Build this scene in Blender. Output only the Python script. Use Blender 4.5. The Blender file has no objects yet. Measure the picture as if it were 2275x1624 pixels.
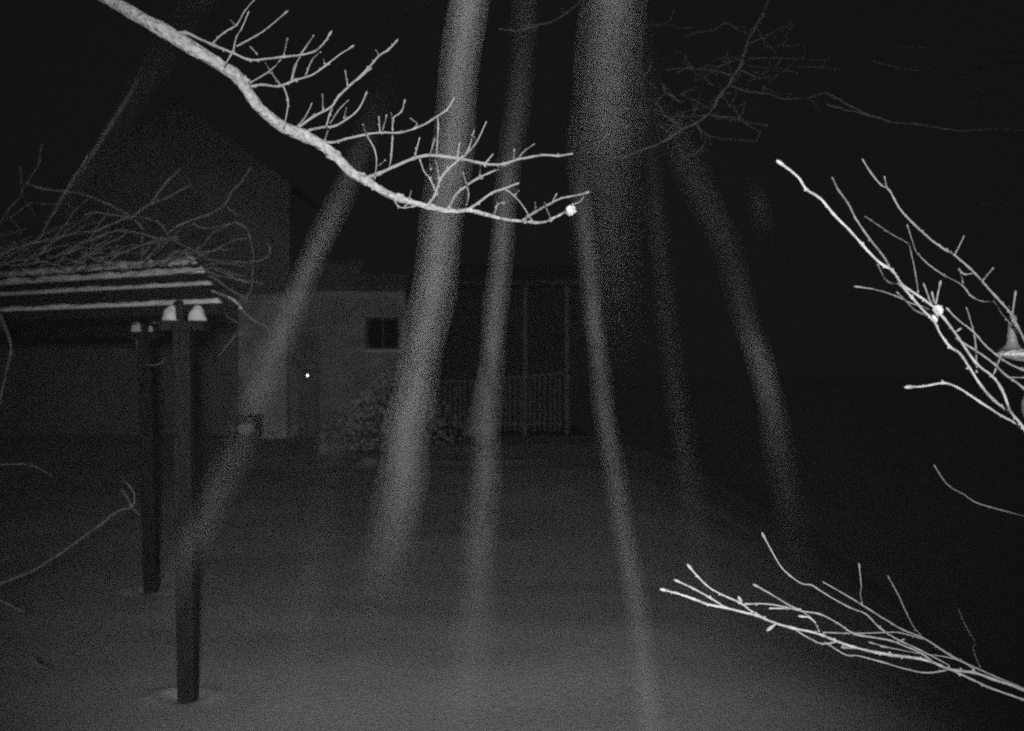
import bpy, math, random
from mathutils import Vector, noise
random.seed(7)
C = bpy.context.scene.collection
S = bpy.context.scene

# ------------------------------------------------------------------ camera, sky, lamp, exposure
F = 2331.0            # focal length in picture units (picture 2274 x 1624 units)
HC = 1.95             # camera height
FOCUS = 2.3
APERTURE = 0.0075
cam_d = bpy.data.cameras.new('camera'); cam = bpy.data.objects.new('camera', cam_d); C.objects.link(cam)
cam.location = (0, 0, HC); cam.rotation_euler = (math.radians(90), 0, 0)
cam_d.sensor_width = 36; cam_d.lens = 18 * F / 1137
cam_d.clip_start = 0.01; cam_d.clip_end = 400
cam_d.dof.use_dof = True; cam_d.dof.focus_distance = FOCUS
cam_d.dof.aperture_fstop = cam_d.lens / 1000 / APERTURE
S.camera = cam

w = bpy.data.worlds.new('World'); S.world = w; w.use_nodes = True
bg = w.node_tree.nodes['Background']; bg.inputs[0].default_value = (1, 1, 1, 1); bg.inputs[1].default_value = 0.0030

LAMP = Vector((0.08, -0.5, 2.09))
ld = bpy.data.lights.new('infrared_floodlight', 'SPOT'); lo = bpy.data.objects.new('infrared_floodlight', ld); C.objects.link(lo)
ld.energy = 900; ld.spot_size = math.radians(62); ld.spot_blend = 1.0; ld.shadow_soft_size = 0.08
lo.location = LAMP
AIM = Vector((-0.25, 8.0, 1.45))
lo.rotation_euler = (AIM - LAMP).to_track_quat('-Z', 'Y').to_euler()

S.view_settings.view_transform = 'Standard'; S.view_settings.look = 'None'
S.view_settings.exposure = 0.0; S.view_settings.gamma = 1.0
S.render.engine = 'CYCLES'
S.cycles.use_denoising = False
S.cycles.use_adaptive_sampling = False
S.cycles.max_bounces = 4
S.cycles.use_light_tree = False; S.cycles.light_sampling_threshold = 0.55      # coarse light sampling: leaves a sensor-like grain in the dim parts
S.cycles.pixel_filter_type = 'BLACKMAN_HARRIS'
S.cycles.filter_width = 2.0

# ------------------------------------------------------------------ helpers
def P(x, y, Y):
    """a point seen at picture units x, y, standing Y metres ahead"""
    return Vector(((x - 1137) / F * Y, Y, HC + (812 - y) / F * Y))

def mat(name, v, rough=0.85, var=0.25, scale=8.0, bump=0.3, detail=6.0, stretch=None):
    m = bpy.data.materials.new(name); m.use_nodes = True
    n, l = m.node_tree.nodes, m.node_tree.links
    b = n['Principled BSDF']; b.inputs['Roughness'].default_value = rough
    b.inputs['Specular IOR Level'].default_value = 0.25
    tc = n.new('ShaderNodeTexCoord'); tex = n.new('ShaderNodeTexNoise')
    tex.inputs['Scale'].default_value = scale; tex.inputs['Detail'].default_value = detail
    src = tc.outputs['Object']
    if stretch:
        mp = n.new('ShaderNodeMapping'); mp.inputs['Scale'].default_value = stretch
        l.new(src, mp.inputs['Vector']); src = mp.outputs['Vector']
    l.new(src, tex.inputs['Vector'])
    r = n.new('ShaderNodeMapRange'); r.inputs['From Min'].default_value = 0.3; r.inputs['From Max'].default_value = 0.7
    r.inputs['To Min'].default_value = v * (1 - var); r.inputs['To Max'].default_value = min(0.95, v * (1 + var))
    l.new(tex.outputs['Fac'], r.inputs['Value']); l.new(r.outputs['Result'], b.inputs['Base Color'])
    if bump:
        bp = n.new('ShaderNodeBump'); bp.inputs['Strength'].default_value = bump; bp.inputs['Distance'].default_value = 0.02
        l.new(tex.outputs['Fac'], bp.inputs['Height']); l.new(bp.outputs['Normal'], b.inputs['Normal'])
    return m

M = dict(
    snow=mat('snow', 0.80, 0.7, 0.06, 14, 0.35),
    ground=mat('snow_field', 0.64, 0.8, 0.12, 30, 0.4, 12),
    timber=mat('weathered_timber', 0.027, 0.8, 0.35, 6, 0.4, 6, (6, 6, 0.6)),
    bark=mat('pale_bark', 0.25, 0.8, 0.42, 85, 0.7),
    twig=mat('twig_bark', 0.17, 0.7, 0.2, 60, 0.3),
    far_twig=mat('far_twig_bark', 0.13, 0.8, 0.2, 30, 0.3),
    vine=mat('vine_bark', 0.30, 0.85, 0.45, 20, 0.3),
    trunk=mat('dark_bark', 0.12, 0.9, 0.4, 12, 0.8, 8, (3, 3, 0.5)),
    silk=mat('frosted_silk', 0.018, 0.9, 0.15, 80, 0.0),
    plaster=mat('pale_plaster', 0.37, 0.9, 0.30, 2.2, 0.1),
    plaster_bright=mat('white_plaster', 0.60, 0.9, 0.3, 2.6, 0.1),
    cladding=mat('grey_cladding', 0.26, 0.9, 0.12, 1.5, 0.1),
    roof=mat('dark_roofing', 0.20, 0.9, 0.3, 3, 0.2),
    roof_snow=mat('old_roof_snow', 0.42, 0.9, 0.2, 1.2, 0.2),
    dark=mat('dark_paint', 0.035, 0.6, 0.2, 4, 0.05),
    frame=mat('window_paint', 0.10, 0.5, 0.1, 5, 0.0),
    glass=mat('dark_glass', 0.012, 0.08, 0.1, 2, 0.0),
    rail=mat('railing_paint', 0.17, 0.6, 0.2, 6, 0.1),
    frost=mat('frosted_foliage', 0.55, 0.9, 0.35, 5, 0.3),
    clump=mat('packed_snow', 0.40, 0.8, 0.25, 90, 0.6),
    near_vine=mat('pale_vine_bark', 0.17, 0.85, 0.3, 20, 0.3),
    shoot=mat('pale_twig_bark', 0.24, 0.7, 0.25, 60, 0.3),
    vine_dark=mat('dark_twig_bark', 0.11, 0.85, 0.3, 12, 0.2),
    door=mat('door_paint', 0.25, 0.7, 0.2, 3, 0.05),
    box=mat('box_wood', 0.045, 0.8, 0.3, 5, 0.2, 6, (0.5, 0.5, 6)),
    plastic=mat('cloudy_plastic', 0.13, 0.35, 0.1, 20, 0.0),
)
m = bpy.data.materials.new('lamp_glow'); m.use_nodes = True
e = m.node_tree.nodes.new('ShaderNodeEmission'); e.inputs[1].default_value = 7.0
m.node_tree.links.new(e.outputs[0], m.node_tree.nodes['Material Output'].inputs[0]); M['glow'] = m

class MB:
    def __init__(s): s.v, s.f = [], []
    def add(s, v, f):
        o = len(s.v); s.v += [tuple(q) for q in v]; s.f += [tuple(i + o for i in q) for q in f]; return s
    def tube(s, pts, n=8):
        """pts: list of (Vector, radius)"""
        up = None; v = []
        for i, (p, r) in enumerate(pts):
            a = pts[max(i - 1, 0)][0]; b = pts[min(i + 1, len(pts) - 1)][0]
            t = (b - a)
            t = t.normalized() if t.length > 1e-9 else Vector((0, 0, 1))
            if up is None:
                up = t.cross(Vector((0.3, 1, 0.2))).normalized()
            up = (up - t * up.dot(t))
            up = up.normalized() if up.length > 1e-9 else t.orthogonal().normalized()
            sd = t.cross(up)
            for k in range(n):
                g = 2 * math.pi * k / n
                v.append(p + (up * math.cos(g) + sd * math.sin(g)) * r)
        f = []
        for i in range(len(pts) - 1):
            for k in range(n):
                f.append((i * n + k, i * n + (k + 1) % n, (i + 1) * n + (k + 1) % n, (i + 1) * n + k))
        f.append(tuple(reversed(range(n)))); f.append(tuple(range((len(pts) - 1) * n, len(pts) * n)))
        return s.add(v, f)
    def box(s, c, ax, ay, az):
        """box about c with half-axis vectors"""
        c = Vector(c); ax, ay, az = Vector(ax), Vector(ay), Vector(az)
        v = [c + ax * i + ay * j + az * k for i in (-1, 1) for j in (-1, 1) for k in (-1, 1)]
        return s.add(v, [(0, 1, 3, 2), (4, 6, 7, 5), (0, 4, 5, 1), (2, 3, 7, 6), (0, 2, 6, 4), (1, 5, 7, 3)])
    def prism(s, poly, d):
        """polygon (list of Vector) pushed along d"""
        n = len(poly); v = list(poly) + [p + d for p in poly]
        f = [tuple(range(n)), tuple(range(2 * n - 1, n - 1, -1))]
        f += [(i, i + n, (i + 1) % n + n, (i + 1) % n) for i in range(n)]
        return s.add(v, f)
    def blob(s, c, rx, ry, rz, rough=0.12, nu=20, nv=12, flat=None, freq=2.5, ax=None):
        c = Vector(c); v = []; f = []
        seed = Vector((random.random() * 50, random.random() * 50, random.random() * 50))
        a = Vector(ax) if ax else Vector((1, 0, 0)); b = Vector((0, 0, 1)).cross(a).normalized()
        for j in range(nv + 1):
            th = math.pi * j / nv
            for i in range(nu):
                ph = 2 * math.pi * i / nu
                d = Vector((math.sin(th) * math.cos(ph), math.sin(th) * math.sin(ph), math.cos(th)))
                k = 1 + rough * noise.noise(d * freq + seed) + rough * 0.5 * noise.noise(d * freq * 2.7 + seed)
                z = d.z * rz * k
                if flat is not None and z < flat: z = flat
                v.append(c + a * d.x * rx * k + b * d.y * ry * k + Vector((0, 0, z)))
        for j in range(nv):
            for i in range(nu):
                f.append((j * nu + i, (j + 1) * nu + i, (j + 1) * nu + (i + 1) % nu, j * nu + (i + 1) % nu))
        return s.add(v, f)
    def build(s, name, m, parent=None, smooth=True):
        me = bpy.data.meshes.new(name); me.from_pydata(s.v, [], s.f); me.update()
        me.materials.append(m)
        if smooth:
            for p in me.polygons: p.use_smooth = True
        o = bpy.data.objects.new(name, me); C.objects.link(o)
        if parent:
            o.parent = parent; o.matrix_parent_inverse = parent.matrix_world.inverted()
        return o

def tag(o, label=None, cat=None, group=None, kind=None):
    if label: o['label'] = label
    if cat: o['category'] = cat
    if group: o['group'] = group
    if kind: o['kind'] = kind
    return o

def thing(name, label, cat, loc, group=None):
    o = bpy.data.objects.new(name, None); C.objects.link(o); o.location = loc; o.empty_display_size = 0.2
    bpy.context.view_layer.update()
    return tag(o, label, cat, group)

def spline(pts, step=4):
    """Catmull-Rom through tuples"""
    out = []
    for i in range(len(pts) - 1):
        p0 = pts[max(i - 1, 0)]; p1 = pts[i]; p2 = pts[i + 1]; p3 = pts[min(i + 2, len(pts) - 1)]
        for k in range(step):
            t = k / step
            out.append(tuple(0.5 * (2 * b + (c - a) * t + (2 * a - 5 * b + 4 * c - d) * t * t + (-a + 3 * b - 3 * c + d) * t ** 3)
                             for a, b, c, d in zip(p0, p1, p2, p3)))
    out.append(pts[-1]); return out

def crop(ox, oy, sc):
    """reads points of an enlarged detail: detail pixel -> picture units"""
    k = 2274 / 3154
    return lambda q: [((ox + a / sc) * k, (oy + b / sc) * k) for a, b in q]

def stem(mb, pts, Y0, Y1, w0, w1, bud=True, wig=1.0, knots=0.18, n=6, step=4, base=None):
    """one cane or twig through picture points, from depth Y0 to Y1, w0 -> w1 picture units thick"""
    q = []
    L = len(pts) - 1
    for i, (x, y) in enumerate(pts):
        t = i / L
        q.append((x, y, Y0 + (Y1 - Y0) * t + 0.03 * wig * noise.noise(Vector((x * .02, y * .02, 3))), w0 + (w1 - w0) * t ** 0.8))
    q = spline(q, step); out = []
    for i, (x, y, Y, ww) in enumerate(q):
        j = Vector((x * 0.11, y * 0.11, Y * 3))
        x += wig * 0.7 * noise.noise(j); y += wig * 0.7 * noise.noise(j + Vector((9, 4, 2)))
        ww *= 1 + knots * noise.noise(j * 0.9 + Vector((2, 7, 1))) * 2
        if i % (step * 2) == step and knots > 0.1: ww *= 1.3
        out.append((P(x, y, Y), max(ww, 0.8) / 2 / F * Y))
    if base is not None: out = [base] + out
    if bud:
        p, r = out[-1]; d = (p - out[-2][0]).normalized(); r0 = max(r, 1.3 / F * p.y)
        out[-1] = (p, r0 * 1.0); out += [(p + d * r0 * 1.5, r0 * 1.35), (p + d * r0 * 3.5, r0 * 1.2), (p + d * r0 * 5.5, r0 * 0.4)]
    if bud:                                            # small side buds
        for i in range(2, len(out) - 4, 2):
            if random.random() < 0.42:
                p, r = out[i]; d = (out[i + 1][0] - p).normalized(); sd = d.orthogonal().normalized()
                sd = Vector((sd.x, sd.y * .3, sd.z)) * random.choice((-1, 1)); sd.normalize(); r = max(r, 1.2 / F * p.y)
                q_ = p + sd * r * .7; dd = (d * .9 + sd * .8).normalized(); L = r * random.uniform(1.0, 2.2)
                mb.tube([(q_, r * .6), (q_ + dd * L * .5, r * .65), (q_ + dd * L, r * .2)], 5)
    mb.tube(out, n)

# ------------------------------------------------------------------ ground
POSTS = [(-1.908, 6.16), (-3.13, 9.05)]
def gz(x, y):
    t = max(0.0, y - 9.3); z = 0.062 * min(t, 12) * min(1, t / 2.0 + 0.0) if t > 0 else 0
    if t < 2: z = 0.062 * t * t / 4 if t > 0 else 0.0
    else: z = 0.062 * (min(t, 11.3) - 1.0)
    z += 0.05 * noise.noise(Vector((x * 0.35, y * 0.35, 0))) + 0.02 * noise.noise(Vector((x * 1.1, y * 1.1, 5)))
    z += 0.003 * noise.noise(Vector((x * 2.3, y * 1.2, 1))) + 0.0022 * noise.noise(Vector((x * 14, y * 14, 1)))
    z -= 0.16 * max(0.0, x - 0.9) ** 1.6 * max(0.0, min(1.0, (60 - y) / 36)) if x < 8 else 0.16 * 7.1 ** 1.6 * max(0.0, min(1.0, (60 - y) / 36))  # added fall to the right, shaped so the snow there takes less floodlight
    for px, py in POSTS:
        d = math.hypot(x - px, (y - py))
        if d < 2:
            k = 0.5
            z = z * (1 - math.exp(-(d / 0.6) ** 2))
            z += -0.03 * math.exp(-(d / 0.10) ** 2) + (0.030 + 0.03 * noise.noise(Vector((x * 4, y * 4, 7)))) * min(1, 0.35 + 3.2 * abs(x - px)) * math.exp(-((math.hypot((x - px + 0.03) * 0.75, y - py - 0.03) - 0.115) / 0.05) ** 2)
    # the blown edge of the drift before the house
    for cx_, cy_, am in ((-2.6, 16.6, .22), (-3.3, 17.3, .14), (-1.6, 15.9, .10), (-0.4, 16.8, .08)):
        z += am * max(0.0, 0.5 + noise.noise(Vector((x * 2.6, y * 1.5, cx_)))) * math.exp(-((x - cx_) / 0.7) ** 2 - ((y - cy_ - 0.5 * noise.noise(Vector((x * 1.3, 1, cy_)))) / 0.25) ** 2)
    return z
def seq(*segs):
    o = []
    for a, b, st in segs:
        n = max(1, int(round((b - a) / st)))
        o += [a + (b - a) * i / n for i in range(n)]
    return o + [segs[-1][1]]
xs = seq((-60, -8, 4), (-8, -4.2, 0.2), (-4.2, 0.2, 0.045), (0.2, 4, 0.1), (4, 10, 0.4), (10, 60, 5))
ys = seq((-4, 4.6, 0.4), (4.6, 10.2, 0.045), (10.2, 24, 0.15), (24, 120, 6))
g = MB(); nx = len(xs)
g.add([(x, y, gz(x, y)) for y in ys for x in xs],
      [(j * nx + i, j * nx + i + 1, (j + 1) * nx + i + 1, (j + 1) * nx + i) for j in range(len(ys) - 1) for i in range(nx - 1)])
tag(g.build('snow_ground', M['ground']), kind='structure')

# ------------------------------------------------------------------ house
HY = 20.0
def H(x, y, Y=HY): return P(x, y, HY) + Vector((0, Y - HY, 0))      # scale of the front wall, moved back or forward
house = thing('house', 'pale rendered house with a gable and a low wing behind the snowy garden', 'house', (H(640, 965)))
def slab(x0, x1, y0, y1, Y0, Y1):
    a, b = H(x0, y1, Y0), H(x1, y0, Y1)
    return (a + b) / 2, Vector(((b.x - a.x) / 2, 0, 0)), Vector((0, (Y1 - Y0) / 2, 0)), Vector((0, 0, (b.z - a.z) / 2))
MB().prism([H(124, 1010, 20.3), H(636, 1010, 20.3), H(636, 401, 20.3), H(380, 222, 20.3), H(124, 401, 20.3)], Vector((0, 0.3, 0))).build('gable_wall', M['cladding'], house, False)
MB().box(*slab(-330, 123.5, 560, 1010, 20.32, 20.6)).build('side_wall', M['cladding'], house, False)
rf = MB()
rf.prism([H(380, 221, 20.24), H(642, 406, 20.24), H(642, 400, 20.24), H(380, 215, 20.24)], Vector((0, 8, 0)))
rf.prism([H(380, 221, 20.24), H(380, 215, 20.24), H(118, 400, 20.24), H(118, 406, 20.24)], Vector((0, 8, 0)))
rf.build('roof', M['roof'], house, False)
MB().box(*slab(534, 640, 655, 1010, 19.85, 20.28)).build('pilaster', M['plaster_bright'], house, False)
wl = MB()
WX0, WX1, WY0, WY1 = 810, 886, 704, 776
for q in ((640, WX0, 655, 1010), (WX1, 900, 655, 1010), (WX0, WX1, 655, WY0), (WX0, WX1, WY1, 1010)):
    wl.box(*slab(*q, 20.1, 20.4))
wl.build('wall', M['plaster'], house, False)
def slope(x0, x1, y0, y1, Y0, Y1, th=0.12):
    a, b, c, d = H(x0, y1, Y0), H(x1, y1, Y0), H(x1, y0, Y1), H(x0, y0, Y1)
    return MB().prism([a, b, c, d], Vector((0, 0, th)))
slope(625, 789, 580, 664, 19.75, 21.2).build('lean_to_roof', M['roof_snow'], house, False)
slope(791, 902, 612, 664, 19.75, 20.9).build('lean_to_roof', M['roof_snow'], house, False)
slope(904, 1300, 560, 637, 19.3, 23.0, 0.05).build('porch_roof', M['roof'], house, False)
MB().box(*slab(904, 1300, 634, 642, 19.2, 19.28)).build('gutter', M['dark'], house, False)
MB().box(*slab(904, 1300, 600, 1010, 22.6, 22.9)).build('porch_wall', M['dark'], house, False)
for x, ww in ((1165, 8), (1255, 9)):
    MB().box(*slab(x - ww / 2, x + ww / 2, 643, 1000, 19.36, 19.36 + 0.09)).build('porch_post', M['rail'], house, False)
fr = MB()
for q in ((WX0, WX1, WY0, WY0 + 5), (WX0, WX1, WY1 - 5, WY1), (WX0, WX0 + 5, WY0 + 5, WY1 - 5), (WX1 - 5, WX1, WY0 + 5, WY1 - 5), (846, 850, WY0 + 5, WY1 - 5)):
    fr.box(*slab(*q, 20.15, 20.22))
win = fr.build('window', M['frame'], house, False)
MB().box(*slab(WX0 + 5, WX1 - 5, WY0 + 5, WY1 - 5, 20.24, 20.27)).build('pane', M['glass'], win, False)
MB().box(*slab(WX0 - 3, WX1 + 3, WY1 + 0.5, WY1 + 6, 20.0, 20.09)).build('window_sill', M['snow'], win, False)
dr = MB().box(*slab(660, 708, 745, 968, 20.04, 20.097)).build('door', M['door'], house, False)
pn = MB()
for q in ((666, 702, 752, 850), (666, 702, 862, 955)): pn.box(*slab(*q, 20.02, 20.038))
pn.build('door_panel', M['cladding'], dr, False)
MB().box(*slab(677, 691, 826, 842, 19.985, 20.018)).build('bell_plate', M['dark'], dr, False)
c = H(684, 834, 19.96)
MB().blob(c, .013, .013, .013, 0.0).build('bell_light', M['glow'], dr)
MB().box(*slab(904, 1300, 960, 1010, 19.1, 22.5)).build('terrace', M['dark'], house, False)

# box beside the house corner
def slabP(x0, x1, y0, y1, Y0, Y1):
    a, b = P(x0, y1, Y0), P(x1, y0, Y0)
    return (a + b) / 2 + Vector((0, (Y1 - Y0) / 2, 0)), Vector(((b.x - a.x) / 2, 0, 0)), Vector((0, (Y1 - Y0) / 2, 0)), Vector((0, 0, (b.z - a.z) / 2))
a = 19.3
bx = thing('storage_box', 'low wooden box with a snowy lid beside the house corner, behind the rear post', 'box', P(550, 965, a))
MB().box(*slabP(522, 574, 924, 972, a, a + 0.34)).build('box_body', M['box'], bx, False)
MB().box(*slabP(518, 577, 920, 923.6, a - 0.04, a + 0.36)).build('lid', M['dark'], bx, False)
MB().blob(P(547, 919.6, a) + Vector((0, .16, 0)), .24, .2, .05, 0.15, flat=0.0).build('snow_cap', M['snow'], bx)
MB().blob(P(546, 951, a - .16), .15, .10, .10, 0.6).build('snow_drift', M['snow'], bx)
MB().blob(P(604, 952, a + .2), .18, .12, .10, 0.3).build('snow_drift', M['snow'], bx)

# railing on the terrace
RY = 19.16
rl = thing('railing', 'low slatted railing with a snowy top rail on the porch terrace', 'railing', P(1100, 960, RY))
tr = MB()
for q0, q1 in (((950, 850), (1050, 845)), ((1052, 845), (1250, 829)), ((950, 942), (1250, 942))):
    p0, p1 = P(*q0, RY), P(*q1, RY); tr.box((p0 + p1) / 2, (p1 - p0) / 2, (0, .022, 0), (0, 0, .018))
tr.build('rail', M['rail'], rl, False)
for i in range(27):
    x = 955 + i * 11.1 + random.uniform(-1.2, 1.2); t = 850 - (x - 950) / 300 * 20 + 3.5
    MB().box(*slabP(x - 2.0, x + 2.0, t, 958, RY - .02, RY - .003)).build('baluster', M['rail'], rl, False)

# conifer and bush before the house
CY = 18.3
cf = thing('conifer', 'small narrow cone-shaped shrub under snow before the porch railing', 'shrub', P(1066, 975, CY))
cb = MB()
for i in range(1800):
    t = random.random() ** 0.6; h = P(1066, 812 + 158 * t, CY)
    r = 0.02 + 0.25 * t; g_ = random.random() * 6.283; rr = r * (0.6 + 0.4 * random.random())
    p = h + Vector((math.cos(g_) * rr, math.sin(g_) * rr, 0)); d = Vector((math.cos(g_), math.sin(g_), 0.5)) * (0.05 + .05 * random.random())
    sd = Vector((-math.sin(g_), math.cos(g_), random.uniform(-.4, .4))) * 0.02
    cb.add([p - sd, p + sd, p + d], [(0, 1, 2)])
cb.build('foliage', M['snow'], cf, False)
MB().tube([(P(1066, 1000, CY), .03), (P(1066, 830, CY), .01)]).build('trunk', M['trunk'], cf)
bs = thing('bush', 'large loose frosted bush growing below the house window', 'bush', P(870, 1000, 18.0))
bb = MB()
for i in range(520):
    x0 = 862 + random.uniform(-45, 45); x1 = x0 + random.gauss(0, 46); top = 795 + abs(x1 - 885) * 0.9 + random.uniform(0, 130)
    Y0 = 18 + random.uniform(-.3, .3); pts = []
    for k in range(5):
        t = k / 4
        pts.append((P(x0 + (x1 - x0) * t ** 1.4 + random.uniform(-4, 4), 1005 + (top - 1005) * t, Y0 + random.uniform(-.08, .08) + (random.random() - .5) * .7 * t), 0.011 * (1.2 - t)))
    bb.tube(pts, 4)
bb.build('branches', M['far_twig'], bs)
bb = MB()
for i in range(2300):
    x = random.gauss(866, 58); y = random.uniform(800 + abs(x - 885) * .9, 1000); p = P(x, y, 18 + random.uniform(-.55, .4)); d = Vector((random.uniform(-1, 1), random.uniform(-.4, .4), random.uniform(-.3, 1))).normalized() * random.uniform(.02, .06); sd = d.orthogonal().normalized() * .022
    bb.add([p - sd, p + sd, p + d], [(0, 1, 2)])
bb.build('frosted_leaves', M['snow'], bs, False)
for lab, cx, base, hgt, spr, n_ in (('small low twiggy bush poking out of the snow bank below the house door', 742, 1000, 46, 56, 60),):
    b2 = thing('bush', lab, 'bush', P(cx, base, 17.6)); m2 = MB()
    for i in range(n_):
        x0 = cx + random.gauss(0, spr * .4); x1 = x0 + random.gauss(0, spr * .45); top = base - random.uniform(.4, 1) * hgt; Y0 = 17.6 + random.uniform(-.25, .25); pts = []
        for k in range(4):
            t = k / 3
            pts.append((P(x0 + (x1 - x0) * t ** 1.4 + random.uniform(-3, 3), base + 12 + (top - base - 12) * t, Y0 + (random.random() - .5) * .4 * t), 0.007 * (1.2 - t)))
        m2.tube(pts, 4)
    m2.build('branches', M['frost'], b2)

# ------------------------------------------------------------------ pergola
pg = thing('pergola', 'dark timber pergola with snow lying along its roof slats', 'pergola', (-1.908, 6.16, 0))
D = Vector((-0.866, 0.5, 0)); DN = Vector((0.5, 0.866, 0))       # along the slats, across them
RF = Vector((-0.389, 0.921, 0))                                    # front post to rear post
def post(px, py, w_, top, lean=0.0):
    mb = MB(); a = Vector((px + lean / 2, py, -0.25)); b = Vector((px - lean / 2, py, top))
    hx, hy = Vector((w_ / 2, 0.0, 0)), Vector((0.0, w_ / 2, 0))
    v = [a - hx - hy, a + hx - hy, a + hx + hy, a - hx + hy, b - hx - hy, b + hx - hy, b + hx + hy, b - hx + hy]
    mb.add(v, [(0, 1, 5, 4), (1, 2, 6, 5), (2, 3, 7, 6), (3, 0, 4, 7), (4, 5, 6, 7), (3, 2, 1, 0)])
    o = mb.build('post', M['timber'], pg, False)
    bv = o.modifiers.new('edge', 'BEVEL'); bv.width = 0.008; bv.segments = 2
    return o
post(-1.913, 6.16, 0.102, 2.152, 0.034); post(-3.13, 9.05, 0.112, 2.18, 0.06)
FL = Vector((-1.908, 6.16, 0)) + D * 3.4; RL = Vector((-3.13, 9.05, 0)) + D * 3.4
post(FL.x, FL.y, 0.122, 2.152); post(RL.x, RL.y, 0.128, 2.18)
for px, py, z0, k in ((-1.925, 6.16, 2.153, 1.0), (-3.16, 9.05, 2.181, 1.0)):
    MB().box((px, py, z0 + 0.03), (0.128 * k, 0, 0), (0, 0.06, 0), (0, 0, 0.029)).build('cap', M['timber'], pg, False)
    for sg in (-1, 1):
        lump = MB().blob((px + sg * 0.074 * k + 0.004, py - 0.005, z0 + 0.06), 0.053, 0.055, 0.088, 0.2, flat=0.0, nu=28, nv=18)
        lump.build('snow_lump', M['snow'], pg)
# short brackets standing on the caps, the battens' bearers
for o, L in ((Vector((-1.92, 6.07, 2.271)), .22), (Vector((-3.155, 8.98, 2.30)), .2), (Vector((-1.92, 6.08, 2.285)) + D * 3.4, .22)):
    e = o + RF * L
    MB().box((o + e) / 2, (e - o) / 2, Vector((RF.y, -RF.x, 0)) * 0.019, (0, 0, 0.056)).build('bracket', M['timber'], pg, False)
# rear beam and sloping rafters
o = Vector((-3.13, 9.05, 2.2)) - D * 0.15
MB().box(o + D * 2.2 + Vector((0, 0, .055)), D * 2.3, DN * 0.025, (0, 0, 0.055)).build('rear_beam', M['timber'], pg, False)
for k in (0.07, 1.75, 3.3):
    a = Vector((-1.93, 6.22, 2.21)) + D * k; b = a + RF * 2.5 + Vector((0, 0, .62))
    ax = (b - a); up = ax.normalized().cross(Vector((RF.y, -RF.x, 0))); up = up if up.z > 0 else -up
    MB().box((a + b) / 2, ax / 2, Vector((RF.y, -RF.x, 0)) * 0.02, up * 0.04).build('rafter', M['timber'], pg, False)
def slat(A, zc, L, thick, rough, w_=0.04, wood=0.095):
    A = Vector((A.x, A.y, zc))
    mid = A + D * (L / 2)
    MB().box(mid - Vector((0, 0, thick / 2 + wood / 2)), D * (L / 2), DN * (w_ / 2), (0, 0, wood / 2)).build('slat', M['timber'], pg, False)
    v = []; f = []; n = 130; m_ = 12
    for i in range(n + 1):
        t = i / n; p = A + D * (L * t)
        e_ = min(1, min(t, 1 - t) * L / 0.03) ** 0.5
        for k in range(m_):
            g_ = math.pi * k / (m_ - 1)
            kk = 1 + rough * noise.noise(Vector((p.x * 7, p.y * 7, k * 0.35))) + rough * .6 * noise.noise(Vector((p.x * 23, p.y * 23, k * 0.5)))
            v.append(p + DN * (-math.cos(g_) * 0.030 * kk * (0.4 + 0.6 * e_)) + Vector((0, 0, -thick / 2 + 0.001 + (math.sin(g_) ** 0.6) * thick * kk * e_)))
    for i in range(n):
        for k in range(m_ - 1): f.append((i * m_ + k, i * m_ + k + 1, (i + 1) * m_ + k + 1, (i + 1) * m_ + k))
    f.append(tuple(range(m_))); f.append(tuple(reversed(range(n * m_, (n + 1) * m_))))
    MB().add(v, f).build('snow_strip', M['snow'], pg)
A3 = Vector((-1.965 + .866 * .316, 6.3 - .5 * .316, 0))
slat(A3, 2.330, 4.6, 0.030, 0.42, wood=0.062)
slat(Vector((-1.883, 6.63, 0)), 2.473, 4.6, 0.028, 0.45, wood=0.085)
slat(Vector((-2.086, 7.13, 0)), 2.598, 4.6, 0.040, 0.7)
slat(Vector((-2.30, 7.66, 0)), 2.715, 4.6, 0.05, 0.6)

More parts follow.
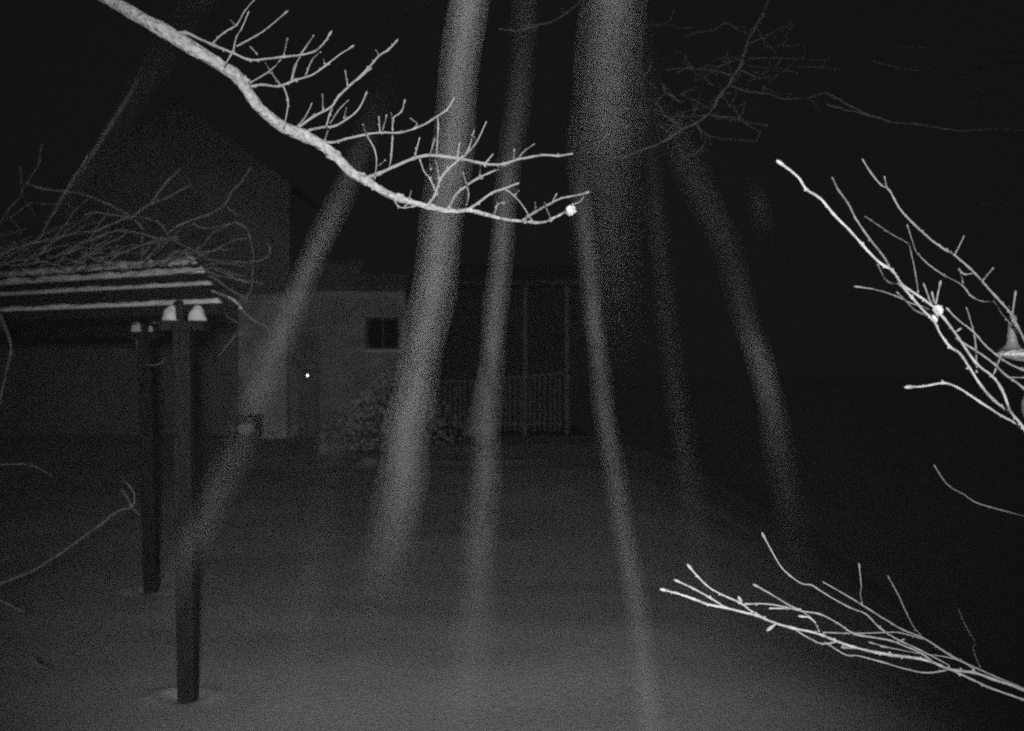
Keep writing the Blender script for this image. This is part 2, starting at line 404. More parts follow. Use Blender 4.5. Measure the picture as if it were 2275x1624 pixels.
# ------------------------------------------------------------------ climbing vine over the pergola
vn = thing('climbing_vine', 'bare tangled climbing vine sprawling over the pergola roof and posts', 'vine', (-3.3, 9.0, 0))
c8 = crop(0, 400, 2.844)
V = [
 [(0,1100),(130,1040),(260,1000),(400,965),(520,940),(680,905),(820,890),(950,840),(1060,790),(1170,760),(1250,690),(1340,620),(1390,540),(1480,440),(1580,340)],
 [(220,460),(320,500),(430,530),(560,540),(700,560),(800,590),(900,630),(1000,680),(1080,720),(1160,770),(1220,830),(1260,890)],
 [(230,640),(350,650),(480,650),(600,655),(680,700)],
 [(770,220),(720,310),(650,410),(600,500),(540,600),(480,720),(410,830),(360,950)],
 [(740,740),(850,720),(940,740),(1060,755),(1170,765),(1300,780),(1390,815),(1440,870),(1500,960),(1600,1010),(1700,1060),(1790,1120),(1860,1140),(2100,1160),(2200,1155),(2320,1130),(2365,1070),(2360,1020),(2345,990)],
 [(510,1180),(560,1110),(640,1040),(760,980),(880,930),(1000,890),(1120,890),(1250,910),(1330,940),(1450,960),(1550,980)],
 [(660,1160),(800,1080),(940,1000),(1060,940),(1120,900)],
 [(180,320),(185,420),(210,600),(280,700),(310,760)],
 [(130,640),(60,730),(140,830),(180,920)],
 [(360,120),(350,260),(310,350),(250,440),(160,600),(60,720),(0,820)],
 [(1170,750),(1300,660),(1450,600),(1560,540),(1680,480)],
 [(1620,380),(1660,460),(1720,560)],
 [(1480,900),(1560,840),(1680,790),(1800,750),(1900,710),(1980,640),(2030,540),(2110,460),(2200,320)],
 [(1990,670),(2050,730),(2130,760)],
 [(1680,800),(1740,850),(1860,860),(2000,830),(2080,820),(2150,860),(2190,950),(2215,1100),(2215,1250),(2190,1420),(2130,1500)],
 [(1240,940),(1250,1050),(1240,1150)],
 [(960,700),(900,780),(830,870),(780,960),(700,1000)],
 [(400,950),(440,990),(500,960)],
 [(1050,1080),(960,1150),(900,1150),(780,1120),(700,1060)],
 [(1360,1130),(1430,1170)],
 [(0,1200),(120,1150),(300,1140),(420,1160),(560,1210)],
]
VW = [8,8,4,5,5,8,6,4,4,4,6,4,6,4,4,8,5,4,4,4,7]
for q, ww in zip(V, VW):
    mb = MB(); y0 = 7.3 + random.uniform(-.5, .6)
    stem(mb, c8(q), y0, y0 + random.uniform(-.4, .4), ww * .72, ww * 0.4, bud=False, wig=3.0, n=6)
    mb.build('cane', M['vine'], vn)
ce = crop(350, 780, 4.06); c4 = crop(0, 700, 2.03); c7 = crop(0, 1450, 2.0245)
for q, ww, y0, y1 in (
    (ce([(1220,470),(1330,510),(1450,560),(1560,640),(1620,720),(1720,820),(1860,890),(1940,960),(1960,1010)]), 5, 6.6, 6.3),
    (ce([(1550,980),(1480,1080),(1380,1200),(1320,1280)]), 2.6, 6.6, 6.4),
    (ce([(1380,700),(1430,800),(1540,860)]), 4, 6.6, 6.4),
    (ce([(640,1330),(560,1390),(430,1400),(390,1360)]), 2.6, 6.9, 7.0),
    (c4([(0,540),(30,620),(60,700),(70,780),(50,860),(30,940),(10,1040),(0,1110)]), 8, 6.4, 6.2),
    (c4([(-20,1490),(100,1480),(200,1490),(280,1530),(330,1560)]), 5, 6.2, 6.2),
    (c7([(-30,715),(120,660),(230,610),(370,520),(500,430),(620,340),(740,250),(820,225),(840,160),(810,100),(760,60)]), 6, 5.6, 5.8),
    (c7([(820,225),(790,160),(750,110)]), 4, 5.8, 5.8),
    (c7([(830,240),(870,275)]), 3.5, 5.8, 5.8),
    (c7([(-20,795),(60,840),(150,880)]), 8, 5.2, 5.2),
    (c7([(190,1160),(240,1210),(300,1230)]), 9, 5.6, 5.6),
    (c7([(0,570),(40,550),(50,530)]), 4, 5.6, 5.6),
    ):
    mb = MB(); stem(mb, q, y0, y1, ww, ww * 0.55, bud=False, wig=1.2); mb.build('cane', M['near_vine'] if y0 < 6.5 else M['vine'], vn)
mb = MB()
stem(mb, ce([(1430,545),(1500,590),(1570,650),(1590,690)]), 6.52, 6.42, 7, 6, bud=False); mb.build('snow_strip', M['snow'], vn)
for i in range(58):                                        # the thick of the tangle, lying over the slats
    x = random.uniform(-120, 430); y = 625 - x * 0.05 - random.uniform(0, 45) - max(0, 200 - x) * 0.10; ang = random.gauss(0.25, 0.35); L = random.uniform(60, 190)
    pts = []; Y = random.uniform(7.0, 8.4)
    for k in range(6):
        t = k / 5
        pts.append((x + math.cos(ang) * L * t, y - math.sin(ang) * L * t - math.sin(t * 3.14) * random.uniform(2, 18)))
    mb = MB(); stem(mb, pts, Y, Y + random.uniform(-.3, .3), random.uniform(2.4, 5), 2, bud=False, wig=3.5, n=5, step=3); mb.build('cane', M['vine'], vn)
mb = MB(); mb.tube([(Vector((-3.17, 9.16, -.1)), .035), (Vector((-3.18, 9.15, .8)), .03), (Vector((-3.19, 9.16, 1.6)), .026), (Vector((-3.28, 9.15, 2.3)), .022), (Vector((-3.1, 8.4, 2.75)), .016)], 8)
mb.build('main_stem', M['vine'], vn)

# ------------------------------------------------------------------ near tree, its limb reaching in from the upper left
nt = thing('bare_tree', 'bright pale bare limb with many budded twigs, reaching in from the upper left', 'tree', (-2.1, 2.3, 0))
YA = 2.55
limb = [(190,-34,30),(245,0,30),(305,36,31),(369,71,33),(426,107,31),(480,139,28),(526,170,28),(547,199,25),(568,231,24),(597,259,25),(632,284,26),(675,302,27),(710,320,25),(746,348,23),(781,384,20),(803,396,22),(838,417,18),(874,437,16),(920,451,14),(963,462,12),(1005,469,10),(1041,467,10),(1076,476,9),(1119,487,7.5),(1161,492,7),(1204,494,6),(1232,483,5.5),(1257,471,5)]
def YAx(x): return YA - 0.42 + 0.32 * (x - 200) / 1060 + 0.04 * math.sin(x * 0.011)
q = spline([(x, y, YAx(x), ww) for x, y, ww in limb], 5); out = []
for x, y, Y, ww in q:
    j = Vector((x * .035, y * .035, 0)); ww *= 1 + 0.16 * noise.noise(j) + 0.05 * noise.noise(j * 3)
    y += 1.6 * noise.noise(j * 1.7 + Vector((3, 1, 8)))
    out.append((P(x, y, Y), ww / 2 / F * Y))
pre = [(Vector((-2.1, 2.35, 3.45)), .055), (Vector((-1.6, 2.28, 3.22)), .038), (Vector((-1.15, 2.16, 2.93)), .022)]
lb = MB().tube(pre + out, 14)
for kx, ky, kr, ax_ in ((374, 66, 9, .5), (536, 176, 15, .75), (672, 297, 17, .6), (741, 341, 14, .6), (801, 388, 12, .75), (833, 413, 9, .6), (884, 434, 11, .45), (958, 456, 8, .3), (1042, 463, 7, .1), (1078, 474, 6, .3), (617, 274, 8, .7), (1165, 490, 5, 0), (1222, 487, 4, -.3)):
    Yk = YAx(kx); k = kr * .85 / F * Yk
    lb.blob(P(kx, ky + 3, Yk), k * 1.5, k * .8, k * .85, 0.35, ax=(math.cos(ax_), 0.0, -math.sin(ax_)) if False else None)
lb.build('limb', M['bark'], nt)
MB().tube([(Vector((-2.12, 2.3, -.2)), .13), (Vector((-2.1, 2.3, .3)), .1), (Vector((-2.14, 2.33, 1.6)), .09), (Vector((-2.1, 2.35, 2.8)), .08), (Vector((-2.08, 2.35, 3.7)), .07), (Vector((-2.0, 2.4, 5.2)), .04)], 12).build('trunk', M['bark'], nt)
z1 = crop(0, 0, 2.03); z2 = crop(1000, 0, 2.03)
TW = [
 (z1, [(1080,210),(1160,205),(1240,240),(1340,285),(1450,330),(1560,375),(1650,370),(1780,355),(1880,345),(1970,320),(2020,275),(2055,225)], 8, 4,
   [[(1330,270),(1400,205),(1480,155),(1530,70),(1600,-10)], [(1460,310),(1480,230),(1510,180),(1545,95)], [(1460,310),(1440,350),(1410,400)], [(1480,290),(1600,225),(1680,170),(1780,85)],
    [(1775,355),(1795,250)], [(1880,340),(1915,290),(1955,232)], [(1880,345),(1850,410),(1830,500)], [(1560,290),(1600,330)], [(1480,160),(1445,130)]]),
 (z1, [(1555,545),(1640,530),(1740,540),(1850,500),(1950,470),(2050,400),(2120,345),(2190,300)], 7, 3,
   [[(1910,475),(1950,380),(2000,330)], [(1760,540),(1700,460),(1660,395)], [(1770,540),(1800,620),(1795,700),(1780,770)], [(1560,520),(1680,450),(1745,385)], [(1820,520),(1840,420),(1880,350)], [(2030,400),(2025,375)]]),
 (z2, [(-160,795),(-70,730),(40,670),(90,600),(180,515),(270,430),(340,350),(400,310),(440,270)], 6.5, 4.5,
   [[(145,540),(130,455)], [(340,350),(325,320)], [(10,790),(30,720),(50,670)], [(180,515),(230,480),(275,440)], [(-170,790),(-120,730),(-85,660)], [(-10,690),(-12,600)]]),
 (z2, [(-100,815),(0,795),(60,790),(140,745),(210,685),(255,600)], 6.5, 4, [[(30,780),(80,700),(140,635)], [(120,740),(135,680)], [(0,880),(15,830),(30,790)]]),
 (z2, [(-50,880),(40,892),(130,870),(240,845),(350,830),(470,830),(560,805),(640,770),(700,730),(760,690),(800,630)], 7, 4,
   [[(260,840),(240,785)], [(345,825),(340,745)], [(425,820),(430,740),(480,700),(497,645)], [(430,760),(415,710)], [(570,795),(575,770),(540,745)], [(360,825),(385,735)],
    [(265,850),(310,930),(325,1010),(315,1100)], [(425,840),(418,960),(405,1045)], [(705,725),(710,800),(700,960)], [(690,860),(660,965)], [(680,745),(680,735)]]),
 (z2, [(255,1115),(340,1085),(440,1040),(560,990),(650,972),(760,980),(860,995),(950,1015),(1040,1030),(1120,1025),(1200,1000),(1300,980),(1380,970),(1460,975),(1530,965)], 9, 5,
   [[(565,985),(575,930),(590,880)], [(830,985),(840,915)], [(860,995),(900,930),(930,830)], [(870,985),(950,890),(1005,775)], [(1180,1005),(1185,950)], [(1205,1000),(1250,945),(1305,905)], [(1005,1020),(1040,980)], [(335,1040),(375,1005)], [(940,870),(925,850)]]),
 (z2, [(640,1285),(690,1220),(720,1130),(770,1060),(845,995)], 7, 4.5, [[(695,1200),(660,1120),(620,1070),(600,1010)], [(715,1120),(700,1030),(680,990)], [(665,1060),(660,1030)]]),
 (z2, [(775,1305),(820,1220),(890,1160),(970,1110),(1080,1060),(1160,1020),(1195,995)], 7, 4, [[(890,1160),(870,1095)], [(890,1165),(900,1220),(890,1275)], [(970,1105),(975,1025)]]),
 (z2, [(895,1312),(960,1270),(1040,1210),(1120,1180),(1190,1155)], 6.5, 4.5, [[(1115,1175),(1190,1230),(1240,1290),(1290,1370)], [(1190,1220),(1210,1195)]]),
 (z2, [(1225,1388),(1310,1330),(1400,1280),(1480,1240),(1560,1225),(1625,1210)], 6.5, 4, [[(1420,1275),(1440,1230)], [(1320,1330),(1315,1270)], [(1380,1290),(1410,1360)], [(1545,1280),(1600,1260),(1630,1205)], [(1385,1290),(1375,1270)]]),
 (z2, [(1050,1350),(1065,1330),(1080,1280),(1110,1270)], 5, 4, [[(1080,1285),(1075,1265)]]),
 (z2, [(430,1240),(460,1290),(500,1300),(540,1295)], 4, 3, [[(500,1290),(520,1280)], [(530,1240),(540,1200)]]),
]
for cv, main, w0, w1, subs in TW:
    mb = MB(); pm = cv(main); y0 = YAx(pm[0][0]); y1 = y0 + random.uniform(-.18, .22)
    stem(mb, pm, y0, y1, w0, w1, knots=0.14)
    def Yat(x): 
        t = (x - pm[0][0]) / max(1, abs(pm[-1][0] - pm[0][0])); return y0 + (y1 - y0) * max(0, min(1, abs(t)))
    for sp in subs:
        ps = cv(sp); ys_ = Yat(ps[0][0]); stem(mb, ps, ys_, ys_ + random.uniform(-.08, .10), 4.6, 3.0, knots=0.14)
    mb.build('twig', M['twig'], nt)
MB().blob(P(1267, 467, 2.29), .0116, .0112, .0118, 0.28).build('snow_ball', M['clump'])
tag(bpy.data.objects['snow_ball'], 'small round ball of snow stuck on the tip of the pale limb', 'snowball')

# ------------------------------------------------------------------ far tree, upper right
ft = thing('garden_tree', 'dim bare tree limb with fine twigs hanging down at the upper right', 'tree', (3.6, 6.4, 0))
z3 = crop(2050, 0, 2.03)
MB().tube([(Vector((3.6, 6.4, -1.3)), .17), (Vector((3.62, 6.4, 1.5)), .13), (Vector((3.6, 6.45, 3.4)), .11), (Vector((3.4, 6.5, 5.2)), .08), (Vector((3.2, 6.5, 7.4)), .04)], 12).build('trunk', M['trunk'], ft)
mb = MB(); stem(mb, z3([(650,-20),(600,110),(530,220),(490,340),(460,430),(415,490),(400,530),(345,590),(290,690),(200,765),(100,810),(0,880),(-131,930),(-250,980),(-370,985)]), 6.0, 5.8, 9.5, 2.4, bud=False, wig=2.5,
     base=(Vector((3.4, 6.5, 5.2)), .05)); mb.build('limb', M['far_twig'], ft)
for q, ww in (([(500,210),(430,170),(370,145),(300,185),(210,200)], 5), ([(500,370),(400,360),(300,375)], 4), ([(410,470),(300,440),(170,430),(0,435)], 5),
          ([(400,530),(500,570),(620,585),(760,620),(900,610),(1000,580)], 4), ([(480,440),(580,490)], 4), ([(530,270),(640,220),(720,180),(800,150)], 4.5),
          ([(290,720),(380,735),(460,745),(590,830)], 4.5), ([(200,790),(270,850),(380,870),(560,880)], 4), ([(270,680),(160,620),(100,590)], 5), ([(100,810),(50,760),(0,730),(-60,690),(-150,690)], 4),
          ([(300,540),(240,480),(220,440)], 4), ([(460,375),(540,365),(700,365),(860,370),(1030,380)], 4), ([(170,430),(150,420),(125,360),(115,330)], 4), ([(610,550),(700,470),(840,370)], 3.5),
          ([(90,640),(40,600),(0,580),(-20,540)], 5), ([(100,810),(20,740),(-60,640)], 3.5), ([(560,160),(620,250),(640,215)], 3.5), ([(345,590),(430,690)], 3)):
    mb = MB(); y0 = 5.9; stem(mb, z3(q), y0, y0 + random.uniform(-.4, .4), ww * .75, 1.8, bud=False, wig=3)
    for k in range(4):
        a = random.choice(z3(q)); an = random.uniform(0, 6.28); L = random.uniform(12, 42)
        stem(mb, [a, (a[0] + math.cos(an) * L * .5 + 3, a[1] + math.sin(an) * L * .5), (a[0] + math.cos(an) * L, a[1] + math.sin(an) * L + 3)], y0, y0 + .1, 2.6, 1.6, bud=False)
    mb.build('twig', M['far_twig'], ft)
for i in range(17):
    mb = MB(); x, y = random.gauss(1590, 110), random.gauss(170, 95); an = random.uniform(2.2, 4.2) if random.random() < .6 else random.uniform(-.6, .6); L = random.uniform(50, 130)
    pts = [(x + math.cos(an) * L * t + random.uniform(-4, 4), y + math.sin(an) * L * t * .6 + random.uniform(-5, 5)) for t in (0, .25, .5, .75, 1)]
    stem(mb, pts, 6.0, 6.0 + random.uniform(-.4, .4), 2.6, 1.4, bud=False, wig=3); stem(mb, [pts[2], (pts[2][0] + 12, pts[2][1] - 16), (pts[2][0] + 18, pts[2][1] - 36)], 6, 6, 1.8, 1.2, bud=False)
    mb.build('twig', M['far_twig'], ft)
for q, ww, ya in (([(2700,830),(2241,815),(2000,810),(1860,820),(1750,805),(1580,780),(1420,765),(1340,740),(1250,710),(1150,660),(1080,620),(1000,580)], 4.2, 4.6), ([(1420,765),(1230,710),(1120,685),(1010,655)], 3.4, 4.55),
          ([(2600,380),(2100,400),(1960,425),(1850,450),(1700,450),(1520,435),(1400,410),(1300,385)], 3.2, 6), ([(2600,350),(2130,325),(1850,300),(1600,295),(1430,290)], 3, 6),
          ([(1860,460),(1920,540),(2050,610),(2150,660),(2241,720),(2600,800)], 3, 6), ([(1900,650),(2000,630),(2100,600)], 2.6, 6), ([(2200,1265),(2080,1280),(1960,1270)], 2.6, 6)):
    mb = MB(); stem(mb, z3(q), ya, ya - .1, ww, 2.6, bud=False, wig=2); mb.build('twig', M['far_twig'], ft)
mb = MB(); stem(mb, z2([(1620,-60),(1590,15),(1500,90),(1400,145),(1330,155),(1260,180),(1180,195),(1090,180)]), 6.2, 6.0, 4, 3, bud=False, wig=2)
for q in ([(1180,195),(1140,170)], [(1260,180),(1290,140)], [(1500,90),(1480,50)], [(1330,155),(1310,200)]): stem(mb, z2(q), 6.1, 6.1, 3, 2, bud=False)
mb.build('twig', M['far_twig'], ft)

# ------------------------------------------------------------------ near shrubs on the right
z6 = crop(2050, 700, 2.03); O = 1421
us = thing('tall_shrub', 'tall shrub whose thin bright shoots rise slanting at the right edge, beside the feeder', 'shrub', (1.35, 2.0, 0))
def up(q): return [(a, b - O) for a, b in q]
SH = [
 (z6, up([(730,1030),(830,1110),(880,1185),(970,1245),(1050,1340),(1150,1440),(1230,1531),(1330,1636),(1420,1696),(1480,1781),(1560,1836),(1670,1916),(1740,1991),(1830,2111),(1940,2271),(2040,2351),(2100,2431),(2140,2531),(2160,2580),(2220,2651),(2270,2730),(2420,2960)]), 5.0, 6.0, 1.55, 1.70),
 (z6, up([(1045,1120),(1080,1190),(1140,1270),(1190,1370),(1280,1500),(1360,1601),(1410,1690)]), 4, 4.5, 1.85, 1.60),
 (z6, [(1480,370),(1540,440),(1620,530),(1680,590),(1720,670),(1780,750),(1840,790),(1900,880),(1980,1000),(2050,1080),(2150,1160)], 5, 6, 1.62, 1.70),
 (z6, up([(1238,1010),(1290,1090),(1350,1160),(1400,1190),(1460,1300),(1550,1400),(1660,1500),(1760,1570),(1800,1591),(1900,1676),(1980,1761),(2060,1851),(2150,1951),(2200,2041),(2260,2160),(2330,2330),(2420,2960)]), 4, 6, 1.95, 1.75),
 (z6, up([(1255,1360),(1330,1410),(1420,1470),(1510,1520),(1530,1560),(1560,1700),(1580,1831)]), 3, 3, 2.1, 1.75),
 (z6, up([(1515,1420),(1560,1560),(1580,1590),(1640,1651),(1740,1721),(1850,1781),(1910,1851),(1980,1886),(2050,1891),(2110,1971),(2160,2031),(2260,2160)]), 3.2, 4, 2.1, 1.8),
 (z6, [(1205,373),(1330,395),(1450,435),(1530,475),(1620,500),(1690,550)], 3.6, 3.4, 1.9, 1.75),
 (z6, [(1455,415),(1500,460),(1560,520),(1650,560)], 3.6, 3.4, 1.85, 1.75),
 (z6, [(1330,245),(1370,320),(1410,350),(1470,355)], 3.4, 3.4, 1.75, 1.65),
 (z6, [(1775,525),(1840,590),(1920,650),(2000,740),(2070,800),(2150,855),(2230,890),(2420,960)], 3.6, 5, 1.75, 1.75),
 (z6, [(1885,515),(1920,630),(1940,750),(1945,910)], 3, 4, 1.8, 1.7),
 (z6, [(1840,710),(1920,760),(1980,800),(2060,860),(2120,920),(2230,1000),(2300,1100)], 4, 4.5, 1.68, 1.7),
 (z6, [(1540,1000),(1620,995),(1740,975),(1840,1010),(1960,1090),(2100,1180),(2230,1260),(2420,1500)], 5, 5, 1.75, 1.7),
 (z6, [(1715,360),(1690,480)], 3.5, 3.5, 1.7, 1.68), (z6, [(1620,370),(1650,450),(1670,490)], 3.2, 3.2, 1.72, 1.68), (z6, [(2185,430),(2165,560)], 4, 5, 1.8, 1.8),
 (z6, up([(1860,1490),(1830,1550),(1805,1600)]), 3, 3.4, 1.8, 1.78), (z6, [(2040,265),(1980,338)], 3, 3.4, 1.8, 1.78), (z6, [(1840,270),(1870,295),(1920,290)], 3, 3.4, 1.8, 1.78),
 (z6, [(1840,270),(1860,350)], 3, 3, 1.85, 1.8), (z6, up([(1370,1115),(1385,1180)]), 3, 3.6, 1.95, 1.93), (z6, [(2090,820),(2060,900),(2040,930)], 4, 3.5, 1.7, 1.7), (z6, [(1830,645),(1815,655)], 3, 3, 1.66, 1.66),
 (z6, [(2160,940),(2241,940),(2300,930)], 3, 4, 1.75, 1.75), (z6, [(1670,430),(1690,500)], 3, 3, 1.7, 1.69),
 (z6, [(1690,1505),(1730,1570),(1780,1625),(1862,1670),(1950,1725),(2140,1780),(2400,1850)], 3, 3.4, 2.6, 2.4),
]
for cv, q, w0, w1, y0, y1 in SH:
    mb = MB(); stem(mb, list(reversed(cv(q))), y1, y0, w1, w0, knots=0.15, wig=0.8); mb.build('shoot', M['shoot'] if w0 >= 5 else M['twig'], us)
e_ = z6([(2420, 1539)])[0]; pe = P(e_[0], e_[1], 1.7)
MB().tube([(Vector((1.35, 2.0, -.2)), .022), (Vector((1.36, 1.95, .6)), .018), (Vector((1.2, 1.8, 1.3)), .014), (pe, .008)], 8).build('stem', M['bark'], us)
for nm, q, r in (('snow_clump', (1705, 520), 33),):
    mb = MB(); c = P(*z6([q])[0], 1.68); mb.blob(c, r * .3552 / F * 1.68, r * .3552 / F * 1.68, r * .3552 / F * 1.68, 0.3)
    c2 = P(*z6([(1682, 570)])[0], 1.68); k = 23 * .3552 / F * 1.68; mb.blob(c2, k, k, k * 1.15, 0.3)
    tag(mb.build(nm, M['clump']), 'lumpy clump of snow caught on the bright shoots of the tall shrub', 'snow')

z8 = crop(1900, 1450, 1.814)
ls = thing('low_shrub', 'low shrub with a fan of thin pale twigs spreading left at the lower right', 'shrub', (1.9, 2.3, 0))
LS = [
 ([(275,670),(350,690),(430,718),(510,748),(600,765),(700,790),(780,810),(880,850),(980,880),(1080,900),(1150,920),(1220,950),(1320,985),(1420,1010),(1530,1030),(1650,1045),(1750,1065),(1860,1110),(2000,1130),(2100,1165),(2275,1225),(2500,1320)], 5, 7.5, 1.75, 1.9),
 ([(345,620),(430,660),(520,710),(610,768)], 4, 4.5, 1.85, 1.78), ([(415,550),(500,640),(580,690),(690,740),(760,790),(840,832)], 4, 4.8, 1.9, 1.8),
 ([(740,745),(840,745),(950,765),(1030,785),(1130,800),(1230,850),(1320,910),(1420,930),(1530,950),(1620,985),(1690,1015),(1770,1070)], 3.8, 4.2, 1.85, 1.85),
 ([(790,650),(870,695),(950,745),(1040,790),(1100,840),(1130,900)], 3.6, 3.8, 1.95, 1.82),
 ([(825,375),(905,520),(960,580),(1030,630),(1090,640),(1150,680),(1300,765),(1390,800),(1470,880),(1570,945),(1690,1000),(1860,1090)], 3.6, 3.2, 2.0, 1.9),
 ([(1165,630),(1330,725),(1480,820),(1600,890),(1720,940),(1860,1030),(2000,1100),(2275,1220),(2500,1320)], 3, 5.5, 2.2, 1.95),
 ([(1355,540),(1365,640),(1360,690),(1370,740)], 3, 3, 2.2, 2.1), ([(1520,600),(1570,690),(1620,800),(1670,890),(1720,940)], 3, 3, 2.3, 2.1),
 ([(870,770),(960,770),(1030,775)], 4, 3.6, 1.87, 1.85), ([(1045,815),(1075,820),(1110,850)], 4.5, 3.5, 1.83, 1.82),
 ([(1170,905),(1330,910),(1480,905),(1580,905),(1720,945)], 3.6, 3, 1.85, 1.95), ([(990,885),(1080,940),(1150,968),(1235,955)], 3.5, 3.5, 1.82, 1.83),
 ([(1180,970),(1280,1030),(1350,1035),(1480,1070),(1640,1115),(1740,1130),(1860,1112)], 3.2, 3.6, 1.95, 1.9), ([(2275,1280),(2100,1220),(1980,1165),(1860,1110)], 5, 5, 1.9, 1.9),
 ([(1280,990),(1400,1000)], 3.4, 3.4, 1.85, 1.86), ([(1500,985),(1680,1020),(1880,1050),(2000,1110)], 3, 3, 2, 1.95), ([(1430,965),(1530,990)], 2.6, 2.6, 2, 2),
 ([(1910,780),(1950,870),(2000,960),(1990,1000),(2030,1100)], 2.6, 2.6, 2.6, 2.2), ([(870,870),(890,855)], 4.5, 4, 1.8, 1.8), ([(1580,950),(1610,940)], 3.2, 3, 1.95, 1.95),
 ([(695,735),(700,745)], 5, 4, 1.85, 1.85),
]
for q, w0, w1, y0, y1 in LS:
    mb = MB(); stem(mb, list(reversed(z8(q))), y1, y0, w1, w0, knots=0.2, wig=0.8); mb.build('twig', M['shoot'] if w0 >= 4 else M['twig'], ls)
e_ = z8([(2500, 1320)])[0]; pe = P(e_[0], e_[1], 1.92)
MB().tube([(Vector((1.9, 2.3, -.2)), .02), (Vector((1.75, 2.25, .5)), .016), (Vector((1.35, 2.1, 1.1)), .011), (pe, .006)], 8).build('stem', M['bark'], ls)

# hanging feeder at the right edge
fd = thing('bird_feeder', 'small hanging feeder with cloudy neck and bright dish, cut by the right edge', 'feeder', P(2300, 800, 1.85))
def lathe(mb, cx, cy, Y, prof, n=28):
    v = []; f = []; c = P(cx, cy, Y); s_ = Y / F
    for h, r in prof:
        for k in range(n):
            g_ = 2 * math.pi * k / n; v.append(c + Vector((math.cos(g_) * r * s_, math.sin(g_) * r * s_, -h * s_)))
    for i in range(len(prof) - 1):
        for k in range(n): f.append((i * n + k, i * n + (k + 1) % n, (i + 1) * n + (k + 1) % n, (i + 1) * n + k))
    f.append(tuple(range(n))); f.append(tuple(range((len(prof) - 1) * n, len(prof) * n))[::-1]); return mb.add(v, f)
YF = 1.85
lathe(MB(), 2248, 700, YF, [(0, 4), (2, 9), (8, 10), (26, 9), (40, 10), (46, 12), (49, 12), (51, 10), (60, 12), (68, 16), (74, 24), (78, 34)]).build('neck', M['plastic'], fd)
lathe(MB(), 2290, 776, YF, [(0, 40), (3, 62), (9, 72), (12, 74), (16, 66), (24, 40), (27, 12)]).build('dish', M['clump'], fd)
lathe(MB(), 2296, 802, YF, [(0, 12), (20, 16), (70, 18), (90, 26), (110, 26), (130, 20), (134, 4)]).build('seed_tube', M['plastic'], fd)
MB().tube([(P(2248, 702, YF), .0012), (P(2246, 694, YF), .0012), (P(2243, 688, YF - .01), .0012), (P(2240, 680, YF - .05), .0012)], 6).build('hook', M['dark'], fd)

# ------------------------------------------------------------------ silk strands hanging right before the lens
def silk(name_label, pts, r_min=0.000002):
    """pts: x, y, blur width (units), brightness added (linear)"""
    q = spline(pts, 6); mb = MB(); ph0 = random.uniform(0, 6)
    for fi, wgt in ((-1, .32), (0, .36), (1, .32)):
        out = []
        for i, (x, y, ww, b) in enumerate(q):
            ww = max(ww, 12); b = max(b, 0); bw = ww * 0.78
            inv = bw / F / APERTURE + 1 / FOCUS; Y = 1 / inv
            p = P(x + fi * ww * (0.19 + 0.04 * math.sin(i * 0.5 + ph0 + fi)), y, Y); Dm = bw / F * Y
            dv = p - LAMP; ca = dv.normalized().dot((AIM - LAMP).normalized()); ch = math.cos(ld.spot_size / 2)
            sf = max(0.0, min(1.0, (ca - ch) / (1 - ch))); sf = max(sf * sf * (3 - 2 * sf), 0.05)
            R = SILK_K * sf / dv.length_squared
            t = b * 1.2 * wgt / R * math.pi * Dm / 4 * (1 + 0.35 * noise.noise(Vector((i * 0.33, fi * 5, ph0))))
            out.append((p, max(t / 2, r_min)))
        mb.tube(out, 6)
    o = mb.build('silk_strand', M['silk'])
    return tag(o, name_label, 'silk strand', 'blurred silk strands hanging before the lens')
SILK_K = 0.25
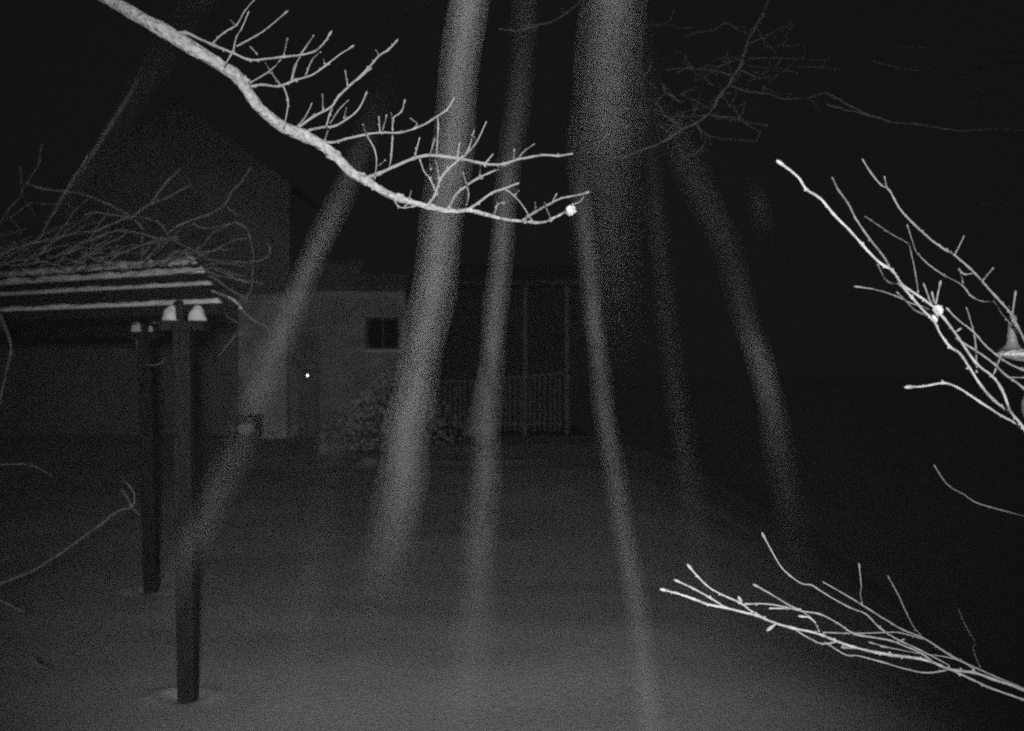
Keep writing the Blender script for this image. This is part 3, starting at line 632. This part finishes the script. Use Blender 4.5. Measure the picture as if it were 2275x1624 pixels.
ST = [
 ('faint blurred silk strand slanting across the far upper left, behind the pale limb', [(470,-60,95,.004),(440,0,95,.006),(370,110,80,.008),(300,220,70,.008),(230,330,60,.006),(170,420,50,.004),(120,490,45,.002)]),
 ('fine sharper silk strand slanting beside the faint one at the far upper left', [(330,110,16,.002),(300,190,14,.008),(250,270,14,.012),(200,350,14,.012),(150,420,16,.008),(100,500,18,.003)]),
 ('long slanting silk strand crossing from the top to the front pergola post', [(960,-60,110,.005),(920,0,105,.006),(885,110,85,.013),(850,200,70,.017),(815,300,62,.018),(765,420,58,.023),(710,540,58,.030),(650,680,62,.038),(612,780,70,.038),(588,840,78,.030),(566,895,80,.016),(540,970,82,.011),(510,1040,82,.015),(470,1120,80,.020),(430,1200,78,.020),(395,1290,85,.012),(360,1380,95,.003)]),
 ('brightest broad silk strand running down the middle, crossed by the limb tip', [(1045,-60,78,.080),(1040,0,78,.085),(1022,150,80,.080),(1003,330,85,.075),(985,470,88,.072),(965,620,90,.072),(945,740,90,.062),(925,840,90,.060),(908,930,92,.080),(898,1010,98,.082),(890,1090,104,.062),(875,1170,110,.046),(855,1260,118,.022),(830,1360,130,.004)]),
 ('straight silk strand just right of the brightest strand, widening to the ground', [(1175,-60,60,.008),(1165,60,58,.012),(1152,200,54,.022),(1130,380,50,.036),(1113,550,50,.044),(1102,680,52,.046),(1092,800,54,.044),(1083,920,60,.046),(1078,1020,66,.040),(1070,1150,72,.036),(1060,1300,80,.030),(1045,1450,95,.024),(1030,1600,110,.010),(1020,1700,120,.004)]),
 ('widest hazy silk strand at the top, fading out below the limb tip', [(1368,-60,122,.060),(1362,0,124,.060),(1354,130,136,.050),(1347,260,150,.037),(1345,370,148,.026),(1348,450,144,.017),(1352,540,142,.012),(1356,650,142,.006),(1360,760,145,.002),(1360,840,150,.0003)]),
 ('thin silk strand starting at the snow ball and running down to the bottom', [(1285,300,50,.004),(1290,420,46,.018),(1302,540,45,.024),(1315,660,44,.030),(1327,780,45,.034),(1338,880,48,.032),(1352,980,50,.026),(1375,1120,52,.024),(1397,1250,54,.026),(1420,1400,56,.024),(1437,1540,60,.024),(1452,1700,64,.02)]),
 ('slanting silk strand on the right of all, left of the tall shrub', [(1470,230,80,0.0016),(1510,330,78,0.0080),(1560,430,74,0.0128),(1605,530,68,0.0136),(1640,640,62,0.0160),(1665,740,58,0.0208),(1690,810,58,0.0288),(1708,880,60,0.0272),(1722,960,64,0.0176),(1740,1060,70,0.0112),(1760,1180,80,0.0056),(1775,1280,90,0.0008)]),
 ('very faint silk strand between the thin one and the rightmost one', [(1425,60,60,.003),(1440,250,55,.005),(1455,450,50,.006),(1475,650,50,.005),(1500,850,55,.006),(1525,1050,60,.007),(1550,1200,70,.005),(1590,1400,80,.002)]),
 ('barely visible silk strand low on the left, between slanting and brightest strands', [(740,1000,70,.001),(715,1150,80,.004),(690,1300,90,.006),(660,1450,100,.005),(640,1600,110,.002)]),
 ('short barely visible silk strand right of the twiggy hanging limb', [(1665,380,50,.001),(1680,430,46,.006),(1692,480,46,.006),(1702,530,50,.001)]),
]
for lb, pts in ST: silk(lb, pts)

# ------------------------------------------------------------------ frosty night air that scatters the floodlight back
hz = MB().box((0, 17, 4.0), (40, 0, 0), (0, 21, 0), (0, 0, 6.4))
hm = bpy.data.materials.new('night_air'); hm.use_nodes = True
nn = hm.node_tree.nodes; nn.remove(nn['Principled BSDF'])
pv = nn.new('ShaderNodeVolumePrincipled'); pv.inputs['Color'].default_value = (1, 1, 1, 1); pv.inputs['Density'].default_value = 0.0004
hm.node_tree.links.new(pv.outputs[0], nn['Material Output'].inputs['Volume'])
hm.cycles.volume_sampling = 'MULTIPLE_IMPORTANCE'
tag(hz.build('haze', hm, None, False), kind='stuff')
